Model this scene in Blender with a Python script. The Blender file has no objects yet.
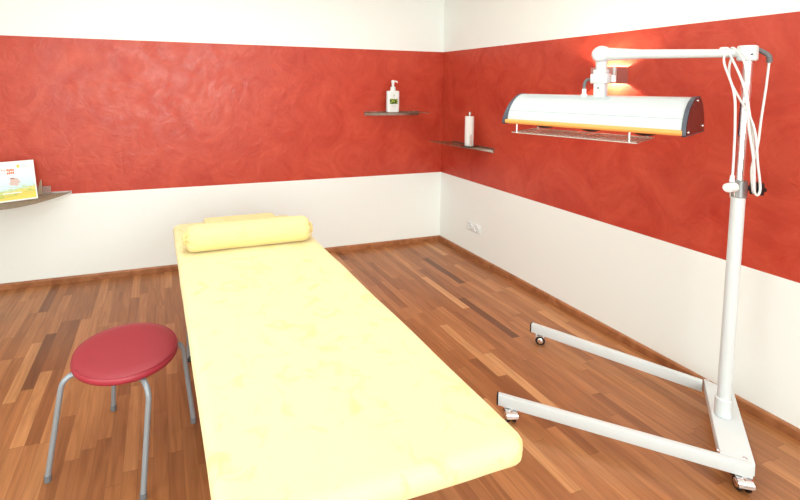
import bpy, bmesh, math, random
from mathutils import Vector, Matrix, noise
random.seed(7)
C = bpy.context.scene.collection
sc = bpy.context.scene

# ------------------------------------------------------------------ camera
cam = bpy.data.cameras.new('camera'); co = bpy.data.objects.new('camera', cam); C.objects.link(co)
f_px, cx, cy = 460.375, 316.324, 106.549
cam.sensor_width = 36; cam.lens = f_px/800*36
cam.shift_x = (400-cx)/800; cam.shift_y = -(250-cy)/800
yaw, pit, rol = 0.32809, 0.04414, 0.00946
fw = Vector((math.sin(yaw)*math.cos(pit), math.cos(yaw)*math.cos(pit), -math.sin(pit)))
r0 = Vector((math.cos(yaw), -math.sin(yaw), 0)); u0 = r0.cross(fw)
rr = math.cos(rol)*r0+math.sin(rol)*u0; uu = -math.sin(rol)*r0+math.cos(rol)*u0
M = Matrix((rr, uu, -fw)).transposed().to_4x4(); M.translation = Vector((-2.85952, -4.22167, 1.65))
co.matrix_world = M; cam.clip_start = .05
sc.camera = co

# ------------------------------------------------------------------ light
w = bpy.data.worlds.new('world'); sc.world = w; w.use_nodes = True
w.node_tree.nodes['Background'].inputs[0].default_value = (.88, .98, .94, 1)
w.node_tree.nodes['Background'].inputs[1].default_value = .4
def area(name, loc, target, sx, sy, power, col):
    l = bpy.data.lights.new(name, 'AREA'); l.shape = 'RECTANGLE'; l.size = sx; l.size_y = sy
    l.energy = power; l.color = col
    o = bpy.data.objects.new(name, l); C.objects.link(o); o.location = loc
    o.rotation_euler = (Vector(target)-Vector(loc)).to_track_quat('-Z', 'Y').to_euler()
    return o
area('ceiling_fill_light', (-2.4, -2.1, 2.70), (-2.4, -2.1, 0), 3.0, 2.8, 40, (.83, .97, .93))  # unseen area light added under the ceiling for soft room light
area('left_fill_light', (-4.40, -3.2, 1.6), (0, -1.2, 1.2), 1.6, 1.8, 36, (.83, .97, .93))  # unseen fill added from the left, the wall has no window
area('rear_fill_light', (-2.4, -6.9, 1.75), (-1.9, 0, 1.2), 3.0, 1.9, 165, (.84, .98, .94))  # unseen fill added behind the camera to brighten walls, no window there
sc.view_settings.view_transform = 'Standard'; sc.view_settings.look = 'None'
sc.view_settings.gamma = 1; sc.view_settings.use_curve_mapping = False
sc.view_settings.exposure = 0.2

# ------------------------------------------------------------------ materials
def mat(name, col, rough=.5, metal=0, trans=0, ior=1.45, coat=0, emit=None, es=0, spec=.5, sheen=0):
    m = bpy.data.materials.new(name); m.use_nodes = True
    b = m.node_tree.nodes['Principled BSDF']; i = b.inputs
    i['Base Color'].default_value = (*col, 1); i['Roughness'].default_value = rough
    i['Metallic'].default_value = metal; i['Transmission Weight'].default_value = trans
    i['IOR'].default_value = ior; i['Coat Weight'].default_value = coat
    i['Specular IOR Level'].default_value = spec; i['Sheen Weight'].default_value = sheen
    if emit: i['Emission Color'].default_value = (*emit, 1); i['Emission Strength'].default_value = es
    return m
def nodes(m): return m.node_tree.nodes, m.node_tree.links, m.node_tree.nodes['Principled BSDF']
def addbump(m, scale, strength, dist=.002, detail=4, stretch=None, coords='Object'):
    n, l, b = nodes(m)
    tc = n.new('ShaderNodeTexCoord'); src = tc.outputs[coords]
    if stretch:
        mp = n.new('ShaderNodeMapping'); mp.inputs['Scale'].default_value = stretch
        l.new(src, mp.inputs[0]); src = mp.outputs[0]
    t = n.new('ShaderNodeTexNoise'); t.inputs['Scale'].default_value = scale; t.inputs['Detail'].default_value = detail
    l.new(src, t.inputs['Vector'])
    bp = n.new('ShaderNodeBump'); bp.inputs['Strength'].default_value = strength; bp.inputs['Distance'].default_value = dist
    l.new(t.outputs[0], bp.inputs['Height']); l.new(bp.outputs[0], b.inputs['Normal'])
    return t
def mottle(m, c0, c1, scale, lo=.35, hi=.65, detail=3, dist=0):
    n, l, b = nodes(m)
    tc = n.new('ShaderNodeTexCoord'); t = n.new('ShaderNodeTexNoise'); t.inputs['Scale'].default_value = scale
    t.inputs['Detail'].default_value = detail; t.inputs['Distortion'].default_value = dist
    l.new(tc.outputs['Object'], t.inputs['Vector'])
    r = n.new('ShaderNodeValToRGB'); r.color_ramp.elements[0].position = lo; r.color_ramp.elements[1].position = hi
    r.color_ramp.elements[0].color = (*c0, 1); r.color_ramp.elements[1].color = (*c1, 1)
    l.new(t.outputs[0], r.inputs[0]); l.new(r.outputs[0], b.inputs['Base Color'])

ZB, ZT = .7414, 2.0246
def wall_material():
    m = mat('painted_wall', (.83, .82, .78), .6)
    n, l, b = nodes(m)
    g = n.new('ShaderNodeNewGeometry'); s = n.new('ShaderNodeSeparateXYZ'); l.new(g.outputs['Position'], s.inputs[0])
    a = n.new('ShaderNodeMath'); a.operation = 'GREATER_THAN'; a.inputs[1].default_value = ZB; l.new(s.outputs[2], a.inputs[0])
    c = n.new('ShaderNodeMath'); c.operation = 'LESS_THAN'; c.inputs[1].default_value = ZT; l.new(s.outputs[2], c.inputs[0])
    d = n.new('ShaderNodeMath'); d.operation = 'MULTIPLY'; l.new(a.outputs[0], d.inputs[0]); l.new(c.outputs[0], d.inputs[1])
    t = n.new('ShaderNodeTexNoise'); t.inputs['Scale'].default_value = 3.2; t.inputs['Detail'].default_value = 12
    t.inputs['Roughness'].default_value = .70; t.inputs['Distortion'].default_value = 1.2
    l.new(g.outputs['Position'], t.inputs['Vector'])
    r = n.new('ShaderNodeValToRGB'); e = r.color_ramp.elements
    e[0].position = .3; e[1].position = .72; e[0].color = (.43, .030, .016, 1); e[1].color = (.60, .082, .042, 1)
    l.new(t.outputs[0], r.inputs[0])
    mx = n.new('ShaderNodeMix'); mx.data_type = 'RGBA'; l.new(d.outputs[0], mx.inputs[0])
    mx.inputs[6].default_value = (.88, .885, .865, 1); l.new(r.outputs[0], mx.inputs[7])
    l.new(mx.outputs[2], b.inputs['Base Color'])
    # trowelled stucco: patches of differing gloss
    t2 = n.new('ShaderNodeTexNoise'); t2.inputs['Scale'].default_value = 5; t2.inputs['Detail'].default_value = 6
    t2.inputs['Distortion'].default_value = 1.8; l.new(g.outputs['Position'], t2.inputs['Vector'])
    mr = n.new('ShaderNodeMapRange'); mr.inputs[1].default_value = .3; mr.inputs[2].default_value = .7
    mr.inputs[3].default_value = .28; mr.inputs[4].default_value = .5; l.new(t2.outputs[0], mr.inputs[0])
    mx2 = n.new('ShaderNodeMix'); l.new(d.outputs[0], mx2.inputs[0]); mx2.inputs[2].default_value = .7
    l.new(mr.outputs[0], mx2.inputs[3]); l.new(mx2.outputs[0], b.inputs['Roughness'])
    t3 = n.new('ShaderNodeTexNoise'); t3.inputs['Scale'].default_value = 11; t3.inputs['Detail'].default_value = 7
    t3.inputs['Distortion'].default_value = 1.5; l.new(g.outputs['Position'], t3.inputs['Vector'])
    bp = n.new('ShaderNodeBump'); bp.inputs['Distance'].default_value = .012
    ms = n.new('ShaderNodeMath'); ms.operation = 'MULTIPLY_ADD'; ms.inputs[1].default_value = .22; ms.inputs[2].default_value = .05
    l.new(d.outputs[0], ms.inputs[0]); l.new(ms.outputs[0], bp.inputs['Strength'])
    l.new(t3.outputs[0], bp.inputs['Height']); l.new(bp.outputs[0], b.inputs['Normal'])
    return m
WALL = wall_material()
PLAIN = mat('white_paint', (.86, .87, .86), .7)
def floor_material():
    m = mat('oiled_parquet', (.4, .15, .06), .36)
    n, l, b = nodes(m)
    at = n.new('ShaderNodeAttribute'); at.attribute_name = 'tone'
    uv = n.new('ShaderNodeUVMap'); uv.uv_map = 'plank'
    r = n.new('ShaderNodeValToRGB'); e = r.color_ramp.elements
    e[0].position = 0; e[0].color = (.12, .040, .014, 1); e[1].position = 1; e[1].color = (.62, .31, .135, 1)
    for p, c in ((.25, (.250, .084, .028)), (.55, (.372, .140, .049)), (.8, (.49, .208, .080))):
        k = e.new(p); k.color = (*c, 1)
    l.new(at.outputs['Fac'], r.inputs[0])
    # grain, stretched along the plank, shifted per plank
    g = n.new('ShaderNodeNewGeometry'); add = n.new('ShaderNodeVectorMath'); add.operation = 'ADD'
    sc_ = n.new('ShaderNodeVectorMath'); sc_.operation = 'SCALE'; sc_.inputs['Scale'].default_value = 37
    cb = n.new('ShaderNodeCombineXYZ'); l.new(at.outputs['Fac'], cb.inputs[0]); l.new(at.outputs['Fac'], cb.inputs[1]); l.new(cb.outputs[0], sc_.inputs[0])
    mp = n.new('ShaderNodeMapping'); mp.inputs['Scale'].default_value = (30, 2.2, 1); l.new(g.outputs['Position'], mp.inputs[0])
    l.new(mp.outputs[0], add.inputs[0]); l.new(sc_.outputs[0], add.inputs[1])
    t = n.new('ShaderNodeTexNoise'); t.inputs['Scale'].default_value = 1.0; t.inputs['Detail'].default_value = 6
    t.inputs['Distortion'].default_value = 1.4; l.new(add.outputs[0], t.inputs['Vector'])
    r2 = n.new('ShaderNodeValToRGB'); r2.color_ramp.elements[0].position = .3; r2.color_ramp.elements[1].position = .7
    r2.color_ramp.elements[0].color = (.74, .70, .66, 1); r2.color_ramp.elements[1].color = (1.12, 1.12, 1.12, 1)
    l.new(t.outputs[0], r2.inputs[0])
    mu = n.new('ShaderNodeMix'); mu.data_type = 'RGBA'; mu.blend_type = 'MULTIPLY'; mu.inputs[0].default_value = 1
    l.new(r.outputs[0], mu.inputs[6]); l.new(r2.outputs[0], mu.inputs[7])
    # thin joints (plank uv in metres)
    s = n.new('ShaderNodeSeparateXYZ'); l.new(uv.outputs[0], s.inputs[0])
    def edge(sock, size, wd):
        a = n.new('ShaderNodeMath'); a.operation = 'SUBTRACT'; a.inputs[1].default_value = size/2; l.new(sock, a.inputs[0])
        c = n.new('ShaderNodeMath'); c.operation = 'ABSOLUTE'; l.new(a.outputs[0], c.inputs[0])
        d = n.new('ShaderNodeMath'); d.operation = 'GREATER_THAN'; d.inputs[1].default_value = size/2-wd; l.new(c.outputs[0], d.inputs[0]); return d
    ex = edge(s.outputs[0], .062, .0007); ey = edge(s.outputs[1], .59, .0011)
    mxx = n.new('ShaderNodeMath'); mxx.operation = 'MAXIMUM'; l.new(ex.outputs[0], mxx.inputs[0]); l.new(ey.outputs[0], mxx.inputs[1])
    m3 = n.new('ShaderNodeMath'); m3.operation = 'MULTIPLY'; m3.inputs[1].default_value = .55; l.new(mxx.outputs[0], m3.inputs[0])
    mj = n.new('ShaderNodeMix'); mj.data_type = 'RGBA'; l.new(m3.outputs[0], mj.inputs[0]); l.new(mu.outputs[2], mj.inputs[6]); mj.inputs[7].default_value = (.09, .03, .012, 1)
    l.new(mj.outputs[2], b.inputs['Base Color'])
    return m
FLOOR = floor_material()
SKIRT = mat('oak_skirting', (.36, .13, .05), .4)
mottle(SKIRT, (.27, .09, .032), (.42, .165, .068), 9, .35, .65, 4, 1)
def towel(name, c0, c1):
    m = mat(name, c1, .95, spec=.15, sheen=.25); mottle(m, c0, c1, 11, .30, .46, 6, .8)
    addbump(m, 260, .35, .003, 2); return m
TOWEL = towel('yellow_terry', (.80, .64, .26), (.82, .70, .37))
TOWEL2 = towel('yellow_terry_pillow', (.82, .63, .27), (.84, .655, .30))
VINYL = mat('red_vinyl', (.33, .032, .045), .42); addbump(VINYL, 330, .25, .001, 2)
VINYLS = mat('red_vinyl_side', (.36, .028, .045), .42); addbump(VINYLS, 330, .2, .001, 2)
GREY = mat('grey_lacquer', (.30, .32, .35), .38, .25)
RUBBER = mat('dark_grey_rubber', (.16, .16, .17), .6)
BLACK = mat('black_plastic', (.012, .012, .014), .35)
WHITE = mat('white_lacquer', (.67, .695, .715), .3)
WHITE2 = mat('cool_white_housing', (.58, .61, .63), .34)
CHROME = mat('chrome', (.82, .82, .84), .09, 1)
STEEL = mat('brushed_steel', (.52, .50, .48), .32, 1)
ALU = mat('aluminium', (.72, .73, .75), .3, .9)
RAIL = mat('satin_rail', (.50, .45, .42), .25, .9)
CLAMP = mat('grey_clamp', (.30, .30, .31), .35, .6)
CAPG = mat('charcoal_end_panel', (.075, .08, .105), .28, .15)
CAPF = mat('glossy_charcoal_face', (.11, .075, .085), .14, .85)
YEL = mat('amber_strip', (.92, .38, .10), .4)
CABLE = mat('white_cable', (.76, .76, .75), .4)
PLASTIC = mat('white_plastic', (.80, .81, .82), .35)
GLASS = mat('smoked_shelf_glass', (.44, .37, .28), .08)
def tinted(m, alpha, col):
    n, l, b = nodes(m); out = n['Material Output']; tr = n.new('ShaderNodeBsdfTransparent'); tr.inputs[0].default_value = (*col, 1)
    mx = n.new('ShaderNodeMixShader'); mx.inputs[0].default_value = alpha
    l.new(tr.outputs[0], mx.inputs[1]); l.new(b.outputs[0], mx.inputs[2]); l.new(mx.outputs[0], out.inputs[0])
tinted(GLASS, .26, (.76, .70, .62))
ACRYL = mat('clear_acrylic', (.62, .55, .50), .08)
tinted(ACRYL, .30, (.86, .80, .78))
PAPER = mat('tissue_paper', (.86, .85, .84), .9)
DARKU = mat('dark_upholstery', (.07, .065, .06), .7)

# ------------------------------------------------------------------ mesh helpers
def link(name, bm, m, parent=None, smooth=True, ang=40):
    me = bpy.data.meshes.new(name); bmesh.ops.recalc_face_normals(bm, faces=bm.faces[:])
    if parent is not None:
        base = parent_base(parent); bmesh.ops.translate(bm, verts=bm.verts[:], vec=-base)
    bm.to_mesh(me); bm.free()
    if isinstance(m, (list, tuple)):
        for k in m: me.materials.append(k)
    else: me.materials.append(m)
    o = bpy.data.objects.new(name, me); C.objects.link(o)
    if parent is not None: o.parent = parent; o['base'] = tuple(base)
    if smooth:
        for p in me.polygons: p.use_smooth = True
        try: me.set_sharp_from_angle(angle=math.radians(ang))
        except Exception: pass
    return o
BASE = {}
def parent_base(p):
    while p.parent is not None: p = p.parent
    return BASE[p.name]
def thing(name, label, cat, loc, group=None):
    o = bpy.data.objects.new(name, None); C.objects.link(o); o.location = loc; o.empty_display_size = .1
    o['label'] = label; o['category'] = cat
    if group: o['group'] = group
    BASE[o.name] = Vector(loc); return o
def struct(name, bm, m, smooth=False):
    o = link(name, bm, m, None, smooth); o['kind'] = 'structure'; return o
def single(o, label, cat, group=None):
    """re-origin a one-mesh thing at its base"""
    me = o.data; xs = [v.co for v in me.vertices]
    b = Vector(((min(v.x for v in xs)+max(v.x for v in xs))/2, (min(v.y for v in xs)+max(v.y for v in xs))/2, min(v.z for v in xs)))
    me.transform(Matrix.Translation(-b)); o.location = b
    o['label'] = label; o['category'] = cat
    if group: o['group'] = group
    return o
def box(bm, c, s, R=None, bev=0, seg=2):
    t = bmesh.new(); bmesh.ops.create_cube(t, size=1)
    bmesh.ops.scale(t, vec=Vector(s), verts=t.verts[:])
    if bev: bmesh.ops.bevel(t, geom=t.edges[:], offset=bev, segments=seg, profile=.5, affect='EDGES')
    if R is not None: t.transform(R.to_4x4())
    bmesh.ops.translate(t, vec=Vector(c), verts=t.verts[:])
    join(bm, t); return bm
def join(bm, t):
    me = bpy.data.meshes.new('tmp'); t.to_mesh(me); t.free(); bm.from_mesh(me); bpy.data.meshes.remove(me)
def frame(axis, up=Vector((0, 0, 1))):
    a = Vector(axis).normalized(); s = up.cross(a)
    if s.length < 1e-4: s = Vector((1, 0, 0)).cross(a)
    s.normalize(); u = a.cross(s)
    return Matrix((s, u, a)).transposed()      # columns: side, up, axis
def lathe(bm, prof, origin=(0, 0, 0), axis=(0, 0, 1), seg=32, cap=True):
    Fm = frame(axis); o = Vector(origin); rings = []
    for r, h in prof:
        rings.append([bm.verts.new(o+Fm@Vector((r*math.cos(2*math.pi*i/seg), r*math.sin(2*math.pi*i/seg), h))) for i in range(seg)])
    for a, b in zip(rings, rings[1:]):
        for i in range(seg): bm.faces.new((a[i], a[(i+1) % seg], b[(i+1) % seg], b[i]))
    if cap: bm.faces.new(rings[0][::-1]); bm.faces.new(rings[-1])
    return bm
def cyl(bm, a, b, r, r2=None, seg=24, bev=.0):
    a = Vector(a); b = Vector(b); L = (b-a).length; r2 = r if r2 is None else r2
    pr = [(r-bev, 0), (r, bev), (r2, L-bev), (r2-bev, L)] if bev else [(r, 0), (r2, L)]
    return lathe(bm, pr, a, b-a, seg)
def smooth_path(pts, n=8):
    P = [Vector(p) for p in pts]; out = []
    for i in range(len(P)-1):
        p0 = P[max(i-1, 0)]; p1 = P[i]; p2 = P[i+1]; p3 = P[min(i+2, len(P)-1)]
        for k in range(n):
            t = k/n
            out.append(.5*((2*p1)+(-p0+p2)*t+(2*p0-5*p1+4*p2-p3)*t*t+(-p0+3*p1-3*p2+p3)*t**3))
    out.append(P[-1]); return out
def tube(bm, pts, r, seg=12, cap=True):
    P = [Vector(p) for p in pts]; rings = []; side = None
    for i, p in enumerate(P):
        t = (P[min(i+1, len(P)-1)]-P[max(i-1, 0)]).normalized()
        if side is None:
            side = t.cross(Vector((0, 0, 1)));
            if side.length < .1: side = t.cross(Vector((1, 0, 0)))
        side = (side-t*side.dot(t)).normalized(); up = t.cross(side)
        ri = r[i] if isinstance(r, (list, tuple)) else r
        rings.append([bm.verts.new(p+side*ri*math.cos(2*math.pi*k/seg)+up*ri*math.sin(2*math.pi*k/seg)) for k in range(seg)])
    for a, b in zip(rings, rings[1:]):
        for k in range(seg): bm.faces.new((a[k], a[(k+1) % seg], b[(k+1) % seg], b[k]))
    if cap: bm.faces.new(rings[0][::-1]); bm.faces.new(rings[-1])
    return bm
def prism(bm, outline, thick, bev=0):
    """outline: list of world Vectors; thick: extrusion Vector"""
    t = bmesh.new(); vs = [t.verts.new(Vector(p)) for p in outline]; f = t.faces.new(vs)
    g = bmesh.ops.extrude_face_region(t, geom=[f]); nv = [v for v in g['geom'] if isinstance(v, bmesh.types.BMVert)]
    bmesh.ops.translate(t, vec=Vector(thick), verts=nv)
    bmesh.ops.recalc_face_normals(t, faces=t.faces[:])
    if bev: bmesh.ops.bevel(t, geom=t.edges[:], offset=bev, segments=2, profile=.5, affect='EDGES')
    join(bm, t); return bm
def B_(): return bmesh.new()

# ------------------------------------------------------------------ structure
XL, YF, ZC = -4.5, -7.0, 2.75
# parquet floor: one face per plank, tone attribute, metre uv
def make_floor():
    bm = B_(); uvl = bm.loops.layers.uv.new('plank'); W, L = .062, .59
    cols = bm.faces.layers.float.new('tone')
    fixed = {0: -.42, 3: -1.24, 9: -1.545, 13: -2.262, 50: -.85, 48: -.70, 49: -.70}
    toned = {(0, -.42): .10, (3, -1.24): .10, (9, -1.545): .93, (10, -1.55): .70, (13, -2.262): .86, (50, -.85): .14, (49, -.7): .32, (48, -.7): .22}
    rnd = random.Random(11)
    for k in range(-7, 67):
        xc = -.445-W*k; x0, x1 = xc-W/2, xc+W/2
        off = fixed.get(k, rnd.random()*L)
        j0 = int((0-off)//-L)-2
        y = off+6*L
        while y > 0.05+L: y -= L
        while y > YF-.05:
            ya, yb = min(y, .05), max(y-L, YF-.05)
            if ya-yb > .001 and x1 > XL-.05 and x0 < .05:
                a, b = max(x0, XL-.05), min(x1, .05)
                vs = [bm.verts.new(p) for p in ((a, yb, 0), (b, yb, 0), (b, ya, 0), (a, ya, 0))]
                f = bm.faces.new(vs)
                t = rnd.gauss(.56, .13); q = rnd.random()
                if q < .02: t -= .3
                if q > .95: t += .2
                if k in (-1, 1, 2, 4, 5): t = max(t, .5)
                for (kk, yy), tt in toned.items():
                    if kk == k and abs(yy-y) < .02: t = tt
                f[cols] = max(0, min(1, t))
                for lp in f.loops: lp[uvl].uv = (lp.vert.co.x-x0, lp.vert.co.y-(y-L))
            y -= L
    me = bpy.data.meshes.new('floor'); bm.to_mesh(me); bm.free(); me.materials.append(FLOOR)
    o = bpy.data.objects.new('floor', me); C.objects.link(o); o['kind'] = 'structure'
make_floor()
T = .12
struct('wall_back', box(B_(), (XL/2, T/2, ZC/2), (-XL+2*T, T, ZC)), WALL)
struct('wall_right', box(B_(), (T/2, YF/2, ZC/2), (T, -YF, ZC)), WALL)
struct('wall_left', box(B_(), (XL-T/2, YF/2, ZC/2), (T, -YF, ZC)), PLAIN)
struct('wall_front', box(B_(), (XL/2, YF-T/2, ZC/2), (-XL+2*T, T, ZC)), PLAIN)
struct('ceiling', box(B_(), (XL/2, YF/2, ZC+T/2), (-XL+2*T, -YF+2*T, T)), PLAIN)
def skirting(name, a, b, nrm):
    a, b, nn = Vector(a), Vector(b), Vector(nrm); pr = [(0, 0), (.016, 0), (.016, .040), (.012, .048), (.006, .0524), (0, .0524)]
    bm = B_(); prism(bm, [a+nn*x+Vector((0, 0, z)) for x, z in pr], b-a); struct(name, bm, SKIRT)
skirting('baseboard_back', (XL, 0, 0), (0, 0, 0), (0, -1, 0))
skirting('baseboard_right', (0, 0, 0), (0, YF, 0), (-1, 0, 0))

# ------------------------------------------------------------------ treatment bed
def soft_box(cx_, cy_, z0, z1, hx, hy, re, rc, nx, ny, nz, bulge=.0, wr=.0, seed=0, skew=0):
    """box mesh with rounded edges (re) and larger plan corners (rc), softly wrinkled"""
    hz = (z1-z0)/2; bm = bmesh.new(); V = {}
    def mapped(i, j, k):
        x = -hx+2*hx*i/nx; y = -hy+2*hy*j/ny; z = -hz+2*hz*k/nz
        ax = max(0, abs(x)-(hx-re)); ay = max(0, abs(y)-(hy-re)); az = max(0, abs(z)-(hz-min(re, hz)))
        v = Vector((ax/re, ay/re, az/min(re, hz))); m = max(v)
        if m > 0:
            s = m/v.length; sx = 1 if x > 0 else -1; sy = 1 if y > 0 else -1; sz = 1 if z > 0 else -1
            if ax: x = sx*((hx-re)+ax*s)
            if ay: y = sy*((hy-re)+ay*s)
            if az: z = sz*((hz-min(re, hz))+az*s)
        dx = max(0, abs(x)-(hx-rc)); dy = max(0, abs(y)-(hy-rc))
        if dx and dy:
            s = max(dx, dy)/math.hypot(dx, dy); x = math.copysign((hx-rc)+dx*s, x); y = math.copysign((hy-rc)+dy*s, y)
        p = Vector((x, y, z))
        if wr:
            q = Vector((cx_+x*1.0, cy_+y*1.0, z))
            d = noise.noise(q*3.2+Vector((seed, 0, 0)))*wr+noise.noise(Vector((q.x*9, q.y*3.5, q.z*5+seed)))*wr*.5
            nrm = Vector((math.copysign(ax/re, x), math.copysign(ay/re, y), math.copysign(az/min(re, hz), z))) if m > 0 else Vector((0, 0, 1))
            if nrm.length: p += nrm.normalized()*d
        p.x += bulge*(1-(y/hy)**2)*(abs(x)/hx)*(1 if x > 0 else -1)
        if skew: p.x -= skew*(y-hy)/(2*hy)*abs(x)/hx*(1 if x < 0 else .85)
        return Vector((cx_, cy_, (z0+z1)/2))+p
    def vert(i, j, k):
        if (i, j, k) not in V: V[(i, j, k)] = bm.verts.new(mapped(i, j, k))
        return V[(i, j, k)]
    for i in range(nx):
        for j in range(ny):
            for k in (0, nz): bm.faces.new((vert(i, j, k), vert(i+1, j, k), vert(i+1, j+1, k), vert(i, j+1, k)))
    for i in range(nx):
        for k in range(nz):
            for j in (0, ny): bm.faces.new((vert(i, j, k), vert(i+1, j, k), vert(i+1, j, k+1), vert(i, j, k+1)))
    for j in range(ny):
        for k in range(nz):
            for i in (0, nx): bm.faces.new((vert(i, j, k), vert(i, j+1, k), vert(i, j+1, k+1), vert(i, j, k+1)))
    return bm
BX0, BX1, BY0, BY1 = -2.782, -1.943, -3.283, -.965
bed = thing('treatment_bed', 'long treatment couch covered in a pale yellow terry sheet', 'bed', ((BX0+BX1)/2, (BY0+BY1)/2, 0))
link('mattress', soft_box((BX0+BX1)/2, (BY0+BY1)/2, .636, .702, (BX1-BX0)/2, (BY1-BY0)/2, .030, .060, 50, 130, 8, 0, .004, 3, .035), TOWEL, bed, ang=180)
bm = B_(); box(bm, ((BX0+BX1)/2, (BY0+BY1)/2, .612), (BX1-BX0-.24, BY1-BY0-.6, .045), bev=.008)
link('frame', bm, GREY, bed)
LX0, LX1, LY0, LY1 = -2.695, -2.07, -2.70, -1.43
for x in (LX0, LX1):
    for y in (LY0, LY1):
        xx = x; x = x if y == LY1 else (LX0+LX1)/2+(x-(LX0+LX1)/2)*.80
        lg = link('leg', box(B_(), (x, y, .31), (.04, .04, .575), bev=.004), GREY, bed)
        link('foot_cap', cyl(B_(), (x, y, 0), (x, y, .036), .026, .022, bev=.003), BLACK, lg); x = xx
# bolster
def bolster():
    a, b = Vector((-2.722, -1.548, .7035)), Vector((-1.992, -1.545, .7035)); R = .076
    bm = B_(); ax = (b-a); L = ax.length; ax.normalize(); Fm = frame(ax); seg = 72; rings = []
    N = 60
    ts = [-.022, -.012, -.004, .0, .006, .014, .026, .045]+[.045+(L-.09)*i/N for i in range(1, N)]+[L-.045, L-.026, L-.014, L-.006, L, L+.004, L+.012, L+.022]
    for t in ts:
        e = min(t, L-t); d = max(0, 1-max(e, 0)/.05)
        r = R*math.sqrt(max(0, 1-(d*.86)**2.4)) if e > 0 else R*.40*(1+ e*18)
        amp = .085*d**1.3*R if e > 0 else R*.10
        ring = []
        for i in range(seg):
            th = 2*math.pi*i/seg
            q = r+amp*math.sin(13*th+2.2*math.sin(3*th))+.0022*noise.noise(Vector((t*7, math.cos(th)*2, math.sin(th)*2)))
            if e < .0: q += R*.09*math.sin(7*th+t*90)
            c = Vector((q*math.cos(th), q*math.sin(th), t))
            p = a+Fm@c+Vector((0, 0, R*.955))
            if p.z < .7075: p.z = .7075
            ring.append(bm.verts.new(p))
        rings.append(ring)
    for x, y in zip(rings, rings[1:]):
        for i in range(seg): bm.faces.new((x[i], x[(i+1) % seg], y[(i+1) % seg], y[i]))
    bm.faces.new(rings[0][::-1]); bm.faces.new(rings[-1])
    root = thing('bolster_pillow', 'yellow terry bolster roll with gathered ends lying across the couch', 'pillow', (-2.35, -1.53, .70))
    link('cover', bm, TOWEL2, root, ang=180)
    for s, e in ((-1, a), (1, b)):       # drawstring knots at the ends
        t = B_(); pts = []
        c = e+ax*s*.012+Vector((0, 0, R*.955))
        for i in range(25):
            th = 2*math.pi*i/24; pts.append(c+Fm@Vector((.030*math.cos(th), .030*math.sin(th), 0)))
        tube(t, pts, .004, 8)
        tube(t, smooth_path([c+Fm@Vector((0, -.030, 0)), c+Fm@Vector((.012, -.045, s*.012)), c+Fm@Vector((.004, -.066, s*.006))]), .003, 8)
        link('drawstring', t, TOWEL2, root)
bolster()
# flat cushion behind the bolster
o = link('flat_cushion', soft_box(-2.350, -1.22, .7085, .765, .236, .125, .014, .02, 30, 16, 6, 0, .003, 9), TOWEL2, None, ang=180)
single(o, 'flat yellow terry cushion lying behind the bolster at the wall end of the couch', 'cushion')

# ------------------------------------------------------------------ stool
def stool():
    c = Vector((-3.007, -2.046, 0)); R = .2225
    root = thing('stool', 'round backless stool with red vinyl seat and four grey tube legs', 'stool', c)
    prof = [(.0005, .4815), (.06, .4815), (.12, .481), (.17, .4795), (.196, .477), (.209, .4735), (.2135, .4722), (.2150, .4695)]
    s = link('seat', lathe(B_(), prof[::-1], c, seg=72), VINYL, root, ang=60)
    side = [(.2150, .4695), (.2185, .467), (.2225, .459), (.2228, .449), (.219, .441), (.208, .4375), (.0005, .4375)]
    link('seat_side', lathe(B_(), side[::-1], c, seg=72), VINYLS, s, ang=60)
    t = B_(); tube(t, [c+Vector((.2160*math.cos(2*math.pi*i/64), .2160*math.sin(2*math.pi*i/64), .4705)) for i in range(65)], .0028, 8)
    link('piping', t, VINYL, s)
    link('under_plate', cyl(B_(), c+Vector((0, 0, .428)), c+Vector((0, 0, .4375)), .15, bev=.002), GREY, root)
    for fx, fy in ((-3.308, -2.123), (-2.930, -2.335), (-2.712, -1.965), (-3.090, -1.752)):
        d = Vector((fx, fy, 0))-c; d.normalize(); foot = Vector((fx, fy, 0))
        if fy < -2.3: d = Matrix.Rotation(.13, 3, 'Z')@d
        pts = [c+d*.10+Vector((0, 0, .423)), c+d*.205+Vector((0, 0, .423))]
        e = c+d*.259+Vector((0, 0, .370))
        for k in range(1, 9):
            th = math.pi/2*k/8*.93
            pts.append(c+d*(.205+.054*math.sin(th))+Vector((0, 0, .423-.053*(1-math.cos(th)))))
        pts += [pts[-1].lerp(foot+Vector((0, 0, .02)), t) for t in (.3, .6, 1)]
        lg = link('leg', tube(B_(), pts, .0118, 16), GREY, root)
        dn = (foot-pts[-4]).normalized()
        link('foot_cap', tube(B_(), [foot+Vector((0, 0, .027))-dn*0, foot+Vector((0, 0, .0015))], [.0142, .0142], 16), RUBBER, lg)
stool()

# ------------------------------------------------------------------ treatment lamp on rolling stand
PB = Vector((-.357, -2.852, .12)); PT = Vector((-.304, -2.852, 1.79))
lamp = thing('treatment_lamp', 'white wheeled floor stand carrying a long half-round heat lamp housing', 'lamp', (PB.x, PB.y, 0))
def at(z): return PB+(PT-PB)*(z-PB.z)/(PT.z-PB.z)
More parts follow.
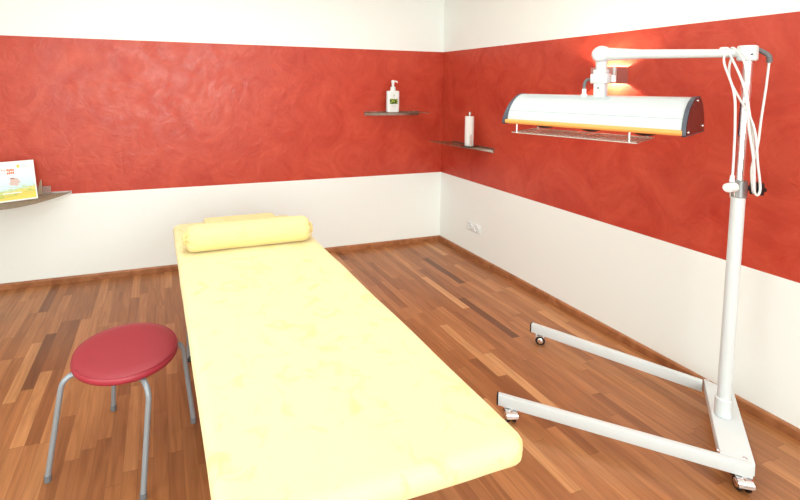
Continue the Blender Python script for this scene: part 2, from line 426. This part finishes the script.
# crossbar
A1, R0_, B1, R1_ = Vector((-.134, -2.637, .12)), Vector((-.109, -2.759, .12)), Vector((-.627, -2.997, .12)), Vector((-.557, -3.083, .12))
xb = link('crossbar', prism(B_(), [A1, R0_, R1_, B1], (0, 0, -.055), bev=.003), WHITE, lamp)
def side_leg(p0, p1, wid=.032, ext=0):
    p0 = Vector(p0); p1 = Vector(p1); d = (p1-p0).normalized(); n = Vector((d.y, -d.x, 0))
    if n.y > 0: n = -n                     # towards the camera side
    bm = B_(); z0, z1 = .065, .1195
    q = p1+d*ext
    prism(bm, [Vector((v.x, v.y, z1)) for v in (p0, q, q+n*wid, p0+n*wid)], (0, 0, z0-z1), bev=.0025)
    lg = link('floor_leg', bm, WHITE, lamp)
    c = p0+n*wid/2; bm = B_()
    R = Matrix((d, n, Vector((0, 0, 1)))).transposed()
    box(bm, (c.x-d.x*.003, c.y-d.y*.003, (z0+z1)/2), (.008, wid+.001, .0555), R, bev=.002)
    link('end_plug', bm, BLACK, lg)
    return lg, d, n
lA, dA, nA = side_leg((-.552, -1.888, .12), (-.146, -2.640, .12))
lB, dB, nB = side_leg((-1.248, -2.385, .12), (-.600, -3.028, .12), wid=.028, ext=.058)
def screw(x, y, par):
    link('screw', lathe(B_(), [(.0085, 0), (.0085, .002), (.005, .005), (.0005, .006)], (x, y, .119), seg=16), CHROME, par)
screw(-.137, -2.655, xb); screw(-.615, -2.985, xb); screw(-.560, -3.050, xb); screw(-.118, -2.735, xb)
def caster(x, y, yaw, parent, r=.0285):
    d = Vector((math.cos(yaw), math.sin(yaw), 0)); n = Vector((-d.y, d.x, 0)); c = Vector((x, y, r))
    root = link('caster', cyl(B_(), (x+d.x*.012, y+d.y*.012, .04), (x+d.x*.012, y+d.y*.012, .066), .008), CHROME, parent)
    # parts of the caster are sub-parts of the lamp
    bm = B_()
    for s in (-1, 1):
        a = c+n*s*.008; b = c+n*s*.023; cyl(bm, a, b, r, bev=.004, seg=28)
    w_ = link('wheel_pair', bm, BLACK, root)
    for s in (-1, 1): link('hub_cover', cyl(B_(), c+n*s*.0225, c+n*s*.0255, .018, .014, seg=24), CHROME, root)
    bm = B_(); ring_o = []; R1 = r+.005
    outl = []
    K = 18
    for i in range(K+1):
        th = math.radians(5+160*i/K); outl.append((R1*math.cos(th), R1*math.sin(th)))
    for i in range(K, -1, -1):
        th = math.radians(5+160*i/K); outl.append(((R1-.003)*math.cos(th), (R1-.003)*math.sin(th)))
    prism(bm, [c+d*px+Vector((0, 0, pz))-n*.028 for px, pz in outl], n*.056)
    link('hood', bm, CHROME, root, ang=35)
for x, y, yw, par in ((-.540, -1.940, -.75, lamp), (-1.222, -2.440, -1.9, lamp), (-.592, -3.060, -2.15, lamp), (-.135, -2.705, .6, lamp)):
    caster(x, y, yw, par)
# mast
link('mast', cyl(B_(), at(.12), at(1.165), .0260, seg=36), WHITE, lamp)
link('mast_socket', cyl(B_(), at(.12), at(.205), .0325, seg=36, bev=.003), WHITE, lamp)
link('chrome_tube', cyl(B_(), at(1.15), at(1.80), .0185, seg=32), CHROME, lamp)
cl = link('clamp_collar', cyl(B_(), at(1.155), at(1.235), .0305, seg=36, bev=.003), CLAMP, lamp)
k0 = at(1.195); kd = Vector((.94, -.33, 0)).normalized()
bm = B_(); cyl(bm, k0+kd*.03, k0+kd*.075, .010)
star = []
Fk = frame(kd)
for i in range(48):
    th = 2*math.pi*i/48; r = .029+.004*math.cos(6*th); star.append(k0+kd*.068+Fk@Vector((r*math.cos(th), r*math.sin(th), 0)))
prism(bm, star, kd*.030, bev=.0)
cyl(bm, k0+kd*.098, k0+kd*.104, .024, .018)
link('clamp_knob', bm, BLACK, cl)
# head and arm
HD = Vector((-.310, -2.852, 1.79)); JT = Vector((-.545, -2.310, 1.845))
hd = link('arm_head', cyl(B_(), HD+Vector((0, 0, -.006)), HD+Vector((.001, 0, .064)), .037, seg=40, bev=.005), WHITE, lamp)
link('set_screw', cyl(B_(), HD+Vector((-.022, -.027, .022)), HD+Vector((-.027, -.033, .022)), .004, seg=12), BLACK, hd)
ah = HD+Vector((0, 0, .030)); jc = JT+Vector((0, 0, -.005))
arm = link('arm', cyl(B_(), ah, jc, .0185, .0270, seg=28), WHITE, lamp)
ad = (jc-ah).normalized(); an = Vector((ad.y, -ad.x, 0)).normalized()
if an.y > 0: an = -an
bm = B_(); lathe(bm, [(.002, -.040), (.030, -.039), (.042, -.030), (.047, -.01), (.047, .012), (.043, .027), (.036, .036), (.035, .040), (.032, .042), (.002, .042)], jc, an, 40)
sh = jc-ad*.19; cyl(bm, jc, sh, .038, .024, seg=28)
jn = link('elbow_joint', bm, WHITE, lamp, ang=35)
link('neck_sleeve', cyl(B_(), jc+Vector((0, 0, -.108)), jc+Vector((0, 0, -.01)), .0265, .029, seg=32, bev=.002), WHITE, lamp)
ld = Vector((-.321, .947, 0)).normalized(); ln = Vector((ld.y, -ld.x, 0)); tl = math.radians(2.5)
n2 = ln*math.cos(tl)+Vector((0, 0, 1))*math.sin(tl); z2 = Vector((0, 0, 1))*math.cos(tl)-ln*math.sin(tl)
RL = Matrix((ld, n2, z2)).transposed()
RO = Vector((-.546, -2.754, 1.430)); LL = .918
def LP(s, u, v): return RO+ld*s+n2*u+z2*v
jb = jc+Vector((0, 0, -.10))
bm = B_(); box(bm, jb+Vector((0, 0, -.032)), (.085, .07, .052), RL, bev=.006)
box(bm, jb+Vector((0, 0, .004)), (.062, .06, .026), RL, bev=.006)
box(bm, jb+Vector((0, 0, -.10)), (.055, .052, .10), RL, bev=.005)
yk = link('swivel_bracket', bm, WHITE, lamp)
fc = jb+Vector((0, 0, -.082))-n2*.028
bm = B_(); cyl(bm, fc, fc-n2*.004, .0165, .015, seg=24); link('tilt_scale_disc', bm, PLASTIC, yk)
bm = B_(); cyl(bm, fc-n2*.004-z2*.002, fc-n2*.0045-z2*.002, .007, seg=16); link('disc_mark', bm, CLAMP, yk)
# housing
prof = [(.004, .004), (-.003, .012), (-.003, .034), (.004, .060), (.018, .088), (.040, .116), (.070, .142), (.105, .162), (.145, .174), (.185, .1765), (.218, .168), (.248, .144), (.270, .106), (.284, .064), (.289, .030), (.289, .004)]
def fine(p, n=4):
    q = smooth_path([(a, b, 0) for a, b in p], n); return [(v.x, v.y) for v in q]
FP = fine(prof[2:-1]); FP = [prof[0], prof[1]]+FP+[prof[-1]]
hb = link('lamp_housing', prism(B_(), [LP(.012, u, v) for u, v in FP], ld*(LL-.05)), WHITE2, lamp, ang=35)
# a joint line and the vents in the housing skin
def skin(s0, s1, va, vb, lift=.001):
    """strip lying on the front curve between heights va..vb"""
    fr = [(u, v) for u, v in FP if va <= v <= vb and u < .2]
    bm = B_(); N = 2
    a = [bm.verts.new(LP(s0, u-lift, v+lift)) for u, v in fr]; b = [bm.verts.new(LP(s1, u-lift, v+lift)) for u, v in fr]
    for i in range(len(fr)-1): bm.faces.new((a[i], b[i], b[i+1], a[i+1]))
    return bm
SEAM = mat('housing_joint', (.30, .34, .37), .5)
def front_at(v):
    for (u0, v0), (u1, v1) in zip(FP[2:], FP[3:]):
        if v0 <= v <= v1: t = (v-v0)/(v1-v0); return u0+(u1-u0)*t
    return 0
tb = B_(); us = front_at(.082); tube(tb, [LP(.013, us+.0002, .082), LP(LL-.04, us+.0002, .082)], .0013, 8)
link('housing_joint', tb, SEAM, hb)
VENT = mat('vent_slots', (.52, .55, .58), .5)
bm = B_()
for row in range(3):
    for i in range(70):
        s = .36+i*.0068; v = .158+row*.005; u = front_at(v)
        box(bm, LP(s, u, v+.0008), (.0035, .004, .0022), RL)
link('vent_slots', bm, VENT, hb, smooth=False)
# amber strip along the lower front edge
bm = B_(); tube(bm, [LP(.010, .002, .017), LP(LL-.028, .002, .017)], .0150, 20)
link('amber_strip', bm, YEL, hb)
# end panels
def grow(k, g):
    cu = sum(u for u, v in FP)/len(FP); cv = .08
    return [(u+(g if u > cu else -g)*min(1, abs(u-cu)/.1), v+(g if v > cv else -g)*min(1, abs(v-cv)/.05)) for u, v in FP]
G = grow(0, .005)
rp = link('end_panel', prism(B_(), [LP(-.004, u, v) for u, v in G], ld*.017), CAPG, hb, ang=35)
rf = link('panel_face', prism(B_(), [LP(-.0055, u, v) for u, v in FP], ld*.003), CAPF, rp, ang=35) if False else None
bm = B_(); prism(bm, [LP(-.0055, u*.985+.002, v*.975+.002) for u, v in FP], ld*.003)
rf = link('panel_face', bm, CAPF, hb, ang=35)
bm = B_()
ga = [bm.verts.new(LP(LL-.040, u, v)) for u, v in G]; gb = [bm.verts.new(LP(LL-.036+.034*(1-max(0, v)/.18), u, v)) for u, v in G]
for i in range(len(G)):
    j = (i+1) % len(G); bm.faces.new((ga[i], ga[j], gb[j], gb[i]))
bm.faces.new(ga[::-1]); bm.faces.new(gb)
link('end_panel', bm, CAPG, hb, ang=35)
for u, v in ((.030, .018), (.262, .030), (.165, .160)):
    link('panel_screw', cyl(B_(), LP(-.0035, u, v), LP(-.009, u, v), .0065, .005, seg=14), CHROME, hb)
# lamp bulbs, reflectors, guard grid below
for s in (.20, .46, .72):
    link('heat_bulb', lathe(B_(), [(.05, .02), (.055, .0), (.046, -.018), (.025, -.026), (.001, -.028)], LP(s, .145, 0), z2, 28), BLACK, hb)
WIRE = mat('guard_wire', (.68, .66, .62), .3, .8)
g0, g1, gu0, gu1, gv = .20, .858, .012, .27, -.052
bm = B_()
P4 = [LP(g0, gu0, gv), LP(g1, gu0, gv), LP(g1, gu1, gv), LP(g0, gu1, gv)]
for i in range(4): cyl(bm, P4[i], P4[(i+1) % 4], .0035, seg=10)
for i in range(1, 16): s = g0+(g1-g0)*i/16; cyl(bm, LP(s, gu0, gv), LP(s, gu1, gv), .0022, seg=8)
for i in range(1, 5): u = gu0+(gu1-gu0)*i/5; cyl(bm, LP(g0, u, gv), LP(g1, u, gv), .0022, seg=8)
gd = link('guard_grid', bm, WIRE, hb)
for s, u in ((g0+.03, gu0), (g1-.03, gu0), (g0+.03, gu1), (g1-.03, gu1)):
    link('grid_post', cyl(B_(), LP(s, u, gv), LP(s, u+.002, .006), .0055, seg=12), ALU, hb)
# little cable from bracket into the housing
c0 = jb+Vector((0, 0, -.035))+ld*.038-n2*.01
bm = B_(); tube(bm, smooth_path([c0, c0+ld*.03+Vector((0, 0, -.006)), c0+ld*.042+Vector((0, 0, -.03)), c0+ld*.042+Vector((0, 0, -.06))]), .008, 12)
link('flex_sleeve', bm, RUBBER, yk)
c1 = c0+ld*.042+Vector((0, 0, -.055))
bm = B_(); cyl(bm, c1+Vector((0, 0, -.05)), c1+Vector((0, 0, 0)), .011, seg=18, bev=.002); cyl(bm, c1+Vector((0, 0, -.05)), c1+Vector((0, 0, -.03)), .017, seg=6)
link('cable_gland', bm, PLASTIC, yk)
# power cable: strain relief, long strand, two hanging loops over the arm, plug
Y = -2.885
bm = B_(); tube(bm, smooth_path([HD+Vector((.040, -.005, .048)), (-.243, Y+.02, 1.833), (-.220, Y, 1.808), (-.214, Y, 1.778)]), .0105, 14)
link('cable_sleeve', bm, RUBBER, lamp)
a0 = ah+ad*.055; a1 = ah+ad*.075; a2 = ah+ad*.095; ot = Vector((0, 0, .024))
cab = [(-.214, Y, 1.785), (-.228, Y, 1.66), (-.270, Y-.01, 1.52), (-.305, Y-.02, 1.40), (-.338, Y-.02, 1.30), (-.345, Y-.03, 1.215), (-.335, Y-.03, 1.190), (-.320, Y-.025, 1.21),
       (-.322, Y-.02, 1.30), (-.345, Y-.02, 1.45), (-.385, Y-.015, 1.62), (-.400, Y-.01, 1.76), tuple(a0+Vector((-.005, -.022, .012))), tuple(a0+ot), tuple(a0+Vector((.020, .008, .0))),
       (-.375, Y+.06, 1.70), (-.365, Y-.03, 1.50), (-.345, Y-.045, 1.32), (-.330, Y-.05, 1.22), (-.345, Y-.05, 1.184), (-.362, Y-.045, 1.21), (-.362, Y-.04, 1.32), (-.390, Y-.03, 1.48), (-.418, Y-.02, 1.66), tuple(a1+Vector((-.012, -.026, -.01))), tuple(a1+Vector((-.004, -.01, .022))), tuple(a2+ot*.95),
       tuple(a2+Vector((-.006, -.022, .012))), tuple(a2+Vector((-.015, -.028, -.05))), (-.432, Y+.01, 1.64), (-.432, Y, 1.50), (-.430, Y, 1.36), (-.432, Y, 1.262)]
bm = B_(); tube(bm, smooth_path(cab, 7), .0048, 10); pc = link('power_cable', bm, CABLE, lamp)
bm = B_(); pcx = Vector((-.440, Y, 1.215))
cyl(bm, pcx+Vector((.006, 0, .025)), pcx+Vector((.008, 0, .055)), .010, .0075, seg=16)
cyl(bm, pcx+Vector((-.026, 0, -.002)), pcx+Vector((.022, 0, .002)), .020, .022, seg=24, bev=.004)
link('plug', bm, PLASTIC, pc)
for dy in (-.0, .022): link('plug_pin', cyl(B_(), pcx+Vector((-.008+dy*1.2, -.004, -.018)), pcx+Vector((-.008+dy*1.2, -.004, -.044)), .0030, seg=10), STEEL, pc)

# ------------------------------------------------------------------ glass wall shelves
def shelf(label, z, outline, rail_a, rail_b, nrm, base, drop=.030, rm=None):
    root = thing('glass_shelf', label, 'shelf', base, 'smoked glass wall shelves')
    link('glass_panel', prism(B_(), [(x, y, z) for x, y in outline], (0, 0, .008), bev=.001), GLASS, root, ang=30)
    a, b, n_ = Vector(rail_a), Vector(rail_b), Vector(nrm)
    prf = [(0, -drop), (.010, -drop), (.020, -.004), (.020, .0), (.007, .0), (.007, .008), (.018, .008), (.018, .013), (0, .013)]
    prf = [(.001+p, q) for p, q in prf]
    link('wall_rail', prism(B_(), [a+n_*p+Vector((0, 0, z+q)) for p, q in prf], b-a), rm or RAIL, root, ang=20)
    return root
def arc(p0, p1, ctrl, n=14):
    return [((1-t)**2*p0[0]+2*t*(1-t)*ctrl[0]+t*t*p1[0], (1-t)**2*p0[1]+2*t*(1-t)*ctrl[1]+t*t*p1[1]) for t in [i/n for i in range(n+1)]]
S1Z = 1.389
shelf('narrow smoked glass shelf on the back wall holding the white pump bottle', S1Z,
      [(-.295, -.009)]+[(-.245, -.15), (-.262, -.165)]+arc((-.70, -.165), (-.912, -.009), (-.86, -.16)), (-.916, 0, 0), (-.295, 0, 0), (0, -1, 0), (-.6, -.08, S1Z-.03))
S2Z = 1.093
shelf('smoked glass shelf on the right wall holding the upright paper roll', S2Z,
      [(-.009, -.215), (-.220, -.112), (-.234, -.128)]+arc((-.208, -.68), (-.009, -.822), (-.175, -.81)), (0, -.211, 0), (0, -.826, 0), (-1, 0, 0), (-.08, -.5, S2Z-.03))
S3Z = .757
shelf('deep curved glass shelf at the left picture edge under the brochure', S3Z,
      [(-4.35, -.009)]+arc((-4.35, -.16), (-3.552, -.009), (-3.90, -.86), 28), (-4.37, 0, 0), (-3.551, 0, 0), (0, -1, 0), (-3.95, -.15, S3Z-.014), .014, ALU)

# pump bottle
def pump_bottle():
    c = Vector((-.640, -.085, S1Z+.0085))
    root = thing('pump_bottle', 'white pump dispenser bottle with small green picture label on back wall shelf', 'bottle', c)
    t = Vector((.94, -.30, 0)).normalized(); t = Vector((1, 0, 0)); n_ = Vector((0, -1, 0))
    bm = B_(); hw, hd_, h = .067, .028, .212; n = 40; rings = []
    for z, k in ((0, .94), (.004, .99), (.012, 1), (h-.014, 1), (h-.005, .985), (h, .93), (h+.003, .5), (h+.004, .26)):
        ring = []
        for i in range(n):
            th = 2*math.pi*i/n; cx2 = math.copysign(abs(math.cos(th))**.45, math.cos(th)); sy2 = math.copysign(abs(math.sin(th))**.6, math.sin(th))
            kk = k if k > .6 else k*.9
            ring.append(bm.verts.new(c+t*hw*cx2*kk+n_*hd_*sy2*(k if k > .6 else min(1, k*1.6))+Vector((0, 0, z))))
        rings.append(ring)
    for a, b in zip(rings, rings[1:]):
        for i in range(n): bm.faces.new((a[i], a[(i+1) % n], b[(i+1) % n], b[i]))
    bm.faces.new(rings[0][::-1]); bm.faces.new(rings[-1])
    body = link('bottle_body', bm, PLASTIC, root)
    bm = B_(); q = c+Vector((0, 0, h+.002))
    lathe(bm, [(.026, 0), (.026, .028), (.023, .040), (.012, .043), (.010, .050)], q, seg=28)
    cyl(bm, q+Vector((0, 0, .045)), q+Vector((0, 0, .085)), .0125, .015, seg=24)
    lathe(bm, [(.018, .080), (.019, .084), (.019, .100), (.015, .105), (.001, .106)], q, seg=24)
    tube(bm, smooth_path([q+Vector((0, 0, .094)), q+Vector((.025, -.006, .095)), q+Vector((.040, -.010, .090)), q+Vector((.043, -.011, .080))]), [.008]*8+[.0075]*8+[.006]*9, 12)
    link('pump_head', bm, PLASTIC, root)
    # label: the picture is a leafy green and yellow photo on white
    LB = mat('bottle_picture', (.2, .3, .02), .4); nn, l, b = nodes(LB)
    tc = nn.new('ShaderNodeTexCoord'); vo = nn.new('ShaderNodeTexVoronoi'); vo.inputs['Scale'].default_value = 48; l.new(tc.outputs['Object'], vo.inputs['Vector'])
    r = nn.new('ShaderNodeValToRGB'); e = r.color_ramp.elements; e[0].position = .0; e[0].color = (.66, .70, .10, 1); e[1].position = 1; e[1].color = (.015, .03, .01, 1)
    k = e.new(.42); k.color = (.20, .30, .03, 1); k = e.new(.62); k.color = (.02, .045, .01, 1)
    l.new(vo.outputs['Distance'], r.inputs[0]); l.new(r.outputs[0], b.inputs['Base Color'])
    yl = -.085-.0288
    bm = B_(); box(bm, (c.x-.004, yl, c.z+.108), (.086, .0016, .050)); lb = link('label_picture', bm, LB, root, smooth=False)
    INK = mat('pale_print', (.55, .56, .52), .6); GR = mat('green_emblem', (.38, .48, .22), .6)
    bm = B_()
    for zz, ww in ((.068, .052), (.060, .040), (.052, .028)): box(bm, (c.x, yl, c.z+zz), (ww, .0012, .0022))
    link('small_print', bm, INK, root, smooth=False)
    bm = B_(); cyl(bm, (c.x-.001, yl+.001, c.z+.170), (c.x-.001, yl-.0008, c.z+.170), .006, seg=16); box(bm, (c.x-.001, yl, c.z+.157), (.0025, .0012, .018))
    link('emblem', bm, GR, root, smooth=False)
pump_bottle()

# paper roll on its holder
pc_ = Vector((-.135, -.640, S2Z+.0085))
hold = thing('roll_holder', 'chrome paper roll holder with dark round base on right wall shelf', 'paper roll holder', pc_)
link('base', lathe(B_(), [(.078, 0), (.080, .003), (.076, .007), (.010, .009)], pc_, seg=48), mat('dark_steel_base', (.10, .10, .095), .25, .9), hold)
bm = B_(); cyl(bm, pc_+Vector((0, 0, .005)), pc_+Vector((0, 0, .315)), .006, seg=16)
link('rod', bm, CHROME, hold)
link('rod_knob', cyl(B_(), pc_+Vector((0, 0, .290)), pc_+Vector((0, 0, .325)), .013, seg=24, bev=.002), STEEL, hold)
sb = pc_+Vector((-.022, -.058, 0))
bm = B_(); cyl(bm, sb+Vector((-.002, 0, .006)), sb+Vector((-.002, 0, .118)), .006, seg=14, bev=.001)
link('side_bar', bm, CHROME, hold)
bm = B_(); lathe(bm, [(.0390, .001), (.0400, .003), (.0400, .272), (.0390, .274), (.016, .274), (.016, .001)], pc_+Vector((0, 0, .0095)), seg=40, cap=False)
vs = None
bm.faces.ensure_lookup_table()
o = link('paper_roll', bm, PAPER); addbump(PAPER, 60, .2, .002)
single(o, 'upright roll of white kitchen paper standing on the small chrome-topped holder', 'paper roll')

# brochure leaning on the left shelf
def brochure():
    e = Vector((-.929, -.369, 0)).normalized(); nb = Vector((-.369, .929, 0)); tt = math.radians(33)
    up = nb*math.sin(tt)+Vector((0, 0, math.cos(tt))); nf = up.cross(e).normalized()
    if nf.y > 0: nf = -nf
    Rr = Vector((-3.748, -.2235, S3Z+.0155)); Wd, Hh = .44, .327
    root = thing('brochure', 'white brochure with blue, green and yellow cover leaning on the glass shelf', 'brochure', Rr+e*Wd/2)
    def P(a, b, c=0): return Rr+e*a+up*b+nf*c
    bm = B_(); prism(bm, [P(0, .0), P(Wd, 0), P(Wd, Hh), P(0, Hh)], -nf*.012)
    link('pages', bm, mat('white_card', (.88, .88, .88), .45), root, smooth=False)
    CV = mat('cover_print', (.8, .85, .9), .35); n, l, b = nodes(CV)
    uvn = n.new('ShaderNodeUVMap'); uvn.uv_map = 'cover'; s = n.new('ShaderNodeSeparateXYZ'); l.new(uvn.outputs[0], s.inputs[0])
    nz = n.new('ShaderNodeTexNoise'); nz.inputs['Scale'].default_value = 16; nz.inputs['Detail'].default_value = 5
    mp = n.new('ShaderNodeMapping'); mp.inputs['Scale'].default_value = (1, 2.4, 1); l.new(uvn.outputs[0], mp.inputs[0]); l.new(mp.outputs[0], nz.inputs['Vector'])
    ma = n.new('ShaderNodeMath'); ma.operation = 'MULTIPLY_ADD'; ma.inputs[1].default_value = .42; ma.inputs[2].default_value = -.21; l.new(nz.outputs[0], ma.inputs[0])
    ad_ = n.new('ShaderNodeMath'); ad_.operation = 'ADD'; l.new(s.outputs[1], ad_.inputs[0]); l.new(ma.outputs[0], ad_.inputs[1])
    # the meadow rises to the right
    mr = n.new('ShaderNodeMapRange'); mr.inputs[1].default_value = .30; mr.inputs[2].default_value = 0; mr.inputs[3].default_value = 0; mr.inputs[4].default_value = .13; l.new(s.outputs[0], mr.inputs[0])
    sb_ = n.new('ShaderNodeMath'); sb_.operation = 'SUBTRACT'; l.new(ad_.outputs[0], sb_.inputs[0]); l.new(mr.outputs[0], sb_.inputs[1])
    r = n.new('ShaderNodeValToRGB'); el = r.color_ramp.elements; el[0].position = 0; el[0].color = (.86, .62, .10, 1); el[1].position = 1; el[1].color = (.88, .88, .90, 1)
    for p, c in ((.07, (.84, .58, .12)), (.11, (.34, .46, .08)), (.16, (.85, .72, .22)), (.20, (.42, .55, .18)), (.25, (.60, .76, .80)), (.42, (.66, .76, .86)), (.60, (.74, .80, .88)), (.64, (.88, .88, .90))):
        k = el.new(p); k.color = (*c, 1)
    l.new(sb_.outputs[0], r.inputs[0]); l.new(r.outputs[0], b.inputs['Base Color'])
    bm = B_(); ul = bm.loops.layers.uv.new('cover'); q = [(.008, .010), (Wd, .010), (Wd, Hh-.006), (.008, Hh-.006)]
    f = bm.faces.new([bm.verts.new(P(a, b_, .0008)) for a, b_ in q])
    for lp, (a, b_) in zip(f.loops, q): lp[ul].uv = (a, b_/Hh)
    link('cover_picture', bm, CV, root, smooth=False)
    def patch(name, rects, col):
        bm = B_()
        for a, b_, wa, hb_ in rects:
            bm.faces.new([bm.verts.new(P(x, y, .0014)) for x, y in ((a, b_), (a+wa, b_), (a+wa, b_+hb_), (a, b_+hb_))])
        return link(name, bm, mat(name+'_ink', col, .5), root, smooth=False)
    patch('yellow_emblem', [(.098, .268, .018, .026)], (.88, .62, .10))
    patch('address_print', [(.022, .280, .064, .006), (.040, .268, .045, .004), (.012, .258, .06, .003)], (.55, .60, .68))
    # orange block lettering, too small to read
    patch('title_letters', [(.136+.0125*i, .242+(.004 if i % 2 else 0), .010, .018) for i in range(4)]+[(.136+.0125*i, .220+(.003 if i == 1 else 0), .010, .016) for i in range(4)], (.88, .17, .05))
    patch('title_letters_pink', [(.190, .245, .012, .012), (.206, .250, .014, .010), (.224, .252, .014, .008)], (.74, .46, .40))
    patch('title_letters_dark', [(.240, .228, .012, .018)], (.16, .16, .24))
    patch('white_banner', [(.10, .060, .12, .008)], (.86, .87, .88))
    # small seated figure of the cover photo
    bm = B_()
    rnd = random.Random(4)
    for (a, b_, ra, rb) in ((.140, .165, .026, .020), (.122, .150, .018, .014), (.150, .140, .022, .014), (.128, .128, .012, .008)):
        bm.faces.new([bm.verts.new(P(a+ra*math.cos(2*math.pi*i/20)*(1+.15*rnd.random()), b_+rb*math.sin(2*math.pi*i/20)*(1+.15*rnd.random()), .0013+a*.001)) for i in range(20)])
    link('cover_figure', bm, mat('skin_tint_ink', (.66, .50, .45), .5), root, smooth=False)
    bm = B_(); bm.faces.new([bm.verts.new(P(.152+.016*math.cos(2*math.pi*i/16), .182+.006*math.sin(2*math.pi*i/16), .0017)) for i in range(16)])
    link('figure_hair', bm, mat('auburn_ink', (.42, .18, .12), .5), root, smooth=False)
    # clear display stand behind the brochure
    st = thing('display_stand', 'small clear acrylic display stand behind the brochure', 'display stand', Rr+Vector((.02, .09, 0)))
    z0 = S3Z+.0085
    bm = B_(); prism(bm, [Vector((-3.80, -.05, z0)), Vector((-3.694, -.05, z0)), Vector((-3.694, -.052, z0+.062)), Vector((-3.80, -.052, z0+.062))], (0, .005, 0), bev=.0008)
    link('front_plate', bm, ACRYL, st, smooth=False)
    bm = B_(); prism(bm, [Vector((-3.80, -.015, z0)), Vector((-3.694, -.015, z0)), Vector((-3.694, -.054, z0)), Vector((-3.80, -.054, z0))], (0, 0, .004), bev=.0008)
    link('foot_plate', bm, ACRYL, st, smooth=False)
    bm = B_(); prism(bm, [Vector((-3.785, -.066, z0+.001)), Vector((-3.752, -.066, z0+.001)), Vector((-3.757, -.060, z0+.105)), Vector((-3.763, -.060, z0+.120)), Vector((-3.774, -.060, z0+.09))], (0, .006, 0))
    link('support_peg', bm, mat('beige_plastic', (.42, .30, .21), .4), st, smooth=False)
brochure()

# ------------------------------------------------------------------ wall lamp on right wall
def wall_lamp():
    ya, yb, za, zb, dp = -2.052, -1.862, 1.685, 1.792, .095
    root = thing('wall_lamp', 'square brushed metal up-and-down wall lamp glowing behind the lamp arm', 'wall lamp', (0, (ya+yb)/2, za))
    PL = mat('lamp_steel', (.62, .45, .42), .3, .85)  # steel tinted reddish, red wall's reflection put into the base colour
    SH = mat('lamp_shade_white', (.9, .9, .88), .5, emit=(1, .96, .9), es=.25)
    e = .0015
    link('back_plate', box(B_(), (-.004, (ya+yb)/2, (za+zb)/2), (.006, yb-ya-.02, .06), bev=.001), PL, root)
    link('side_panel', box(B_(), (-dp/2, ya+.002, (za+zb)/2), (dp, .004, zb-za)), PL, root, smooth=False)
    link('side_panel', box(B_(), (-dp/2, yb-.002, (za+zb)/2), (dp, .004, zb-za)), PL, root, smooth=False)
    link('front_panel', box(B_(), (-dp, (ya+yb)/2, (za+zb)/2), (.004, yb-ya, zb-za)), PL, root, smooth=False)
    link('front_clip', box(B_(), (-dp-.003, ya+.018, zb-.03), (.004, .014, .062), bev=.001), WHITE, root)
    bm = B_(); prism(bm, [(-dp-.004, ya+.012, zb-.052), (-dp-.004, yb-.002, zb-.052), (-dp-.028, yb-.030, za+.010), (-dp-.028, ya-.012, za+.010)], (.004, 0, 0))
    link('shade', bm, SH, root, smooth=False)
    bm = B_(); cyl(bm, (-.05, ya+.07, (za+zb)/2+.005), (-.05, yb-.07, (za+zb)/2+.005), .006, seg=16)
    link('halogen_tube', bm, mat('halogen_glow', (1, 1, 1), .5, emit=(1, .88, .7), es=14), root)
    for k in (0,):
        l = bpy.data.lights.new('halogen_light', 'POINT'); l.energy = 18; l.color = (1, .84, .62); l.shadow_soft_size = .012
        o = bpy.data.objects.new('halogen_light', l); C.objects.link(o); o.location = (-.034, (ya+yb)/2, (za+zb)/2+.005)
wall_lamp()

# ------------------------------------------------------------------ double socket
def sockets():
    y0, y1, z0, z1 = -.476, -.668, .268, .348; yc = (y0+y1)/2; zc = (z0+z1)/2
    root = thing('power_socket', 'white double power socket low on the right wall near the corner', 'power socket', (0, yc, z0))
    link('frame', box(B_(), (-.006, yc, zc), (.010, abs(y1-y0), z1-z0), bev=.003), PLASTIC, root)
    HOLE = mat('socket_shadow_grey', (.36, .37, .39), .6)
    for s in (-1, 1):
        y = yc+s*.045
        ins = link('socket_insert', lathe(B_(), [(.0335, 0), (.0335, .004), (.030, .006), (.0285, .003), (.026, -.001), (.0005, -.001)][::1], (-.0105, y, zc), (-1, 0, 0), 32), PLASTIC, root)
        for d in (-.010, .010): link('pin_hole', cyl(B_(), (-.0090, y+d, zc), (-.0120, y+d, zc), .0035, seg=12), HOLE, ins)
        for dz in (-.027, .027): link('earth_clip', box(B_(), (-.0125, y, zc+dz), (.006, .008, .005)), HOLE, ins, smooth=False)
sockets()
for o in bpy.data.objects:
    if 'base' in o.keys(): del o['base']
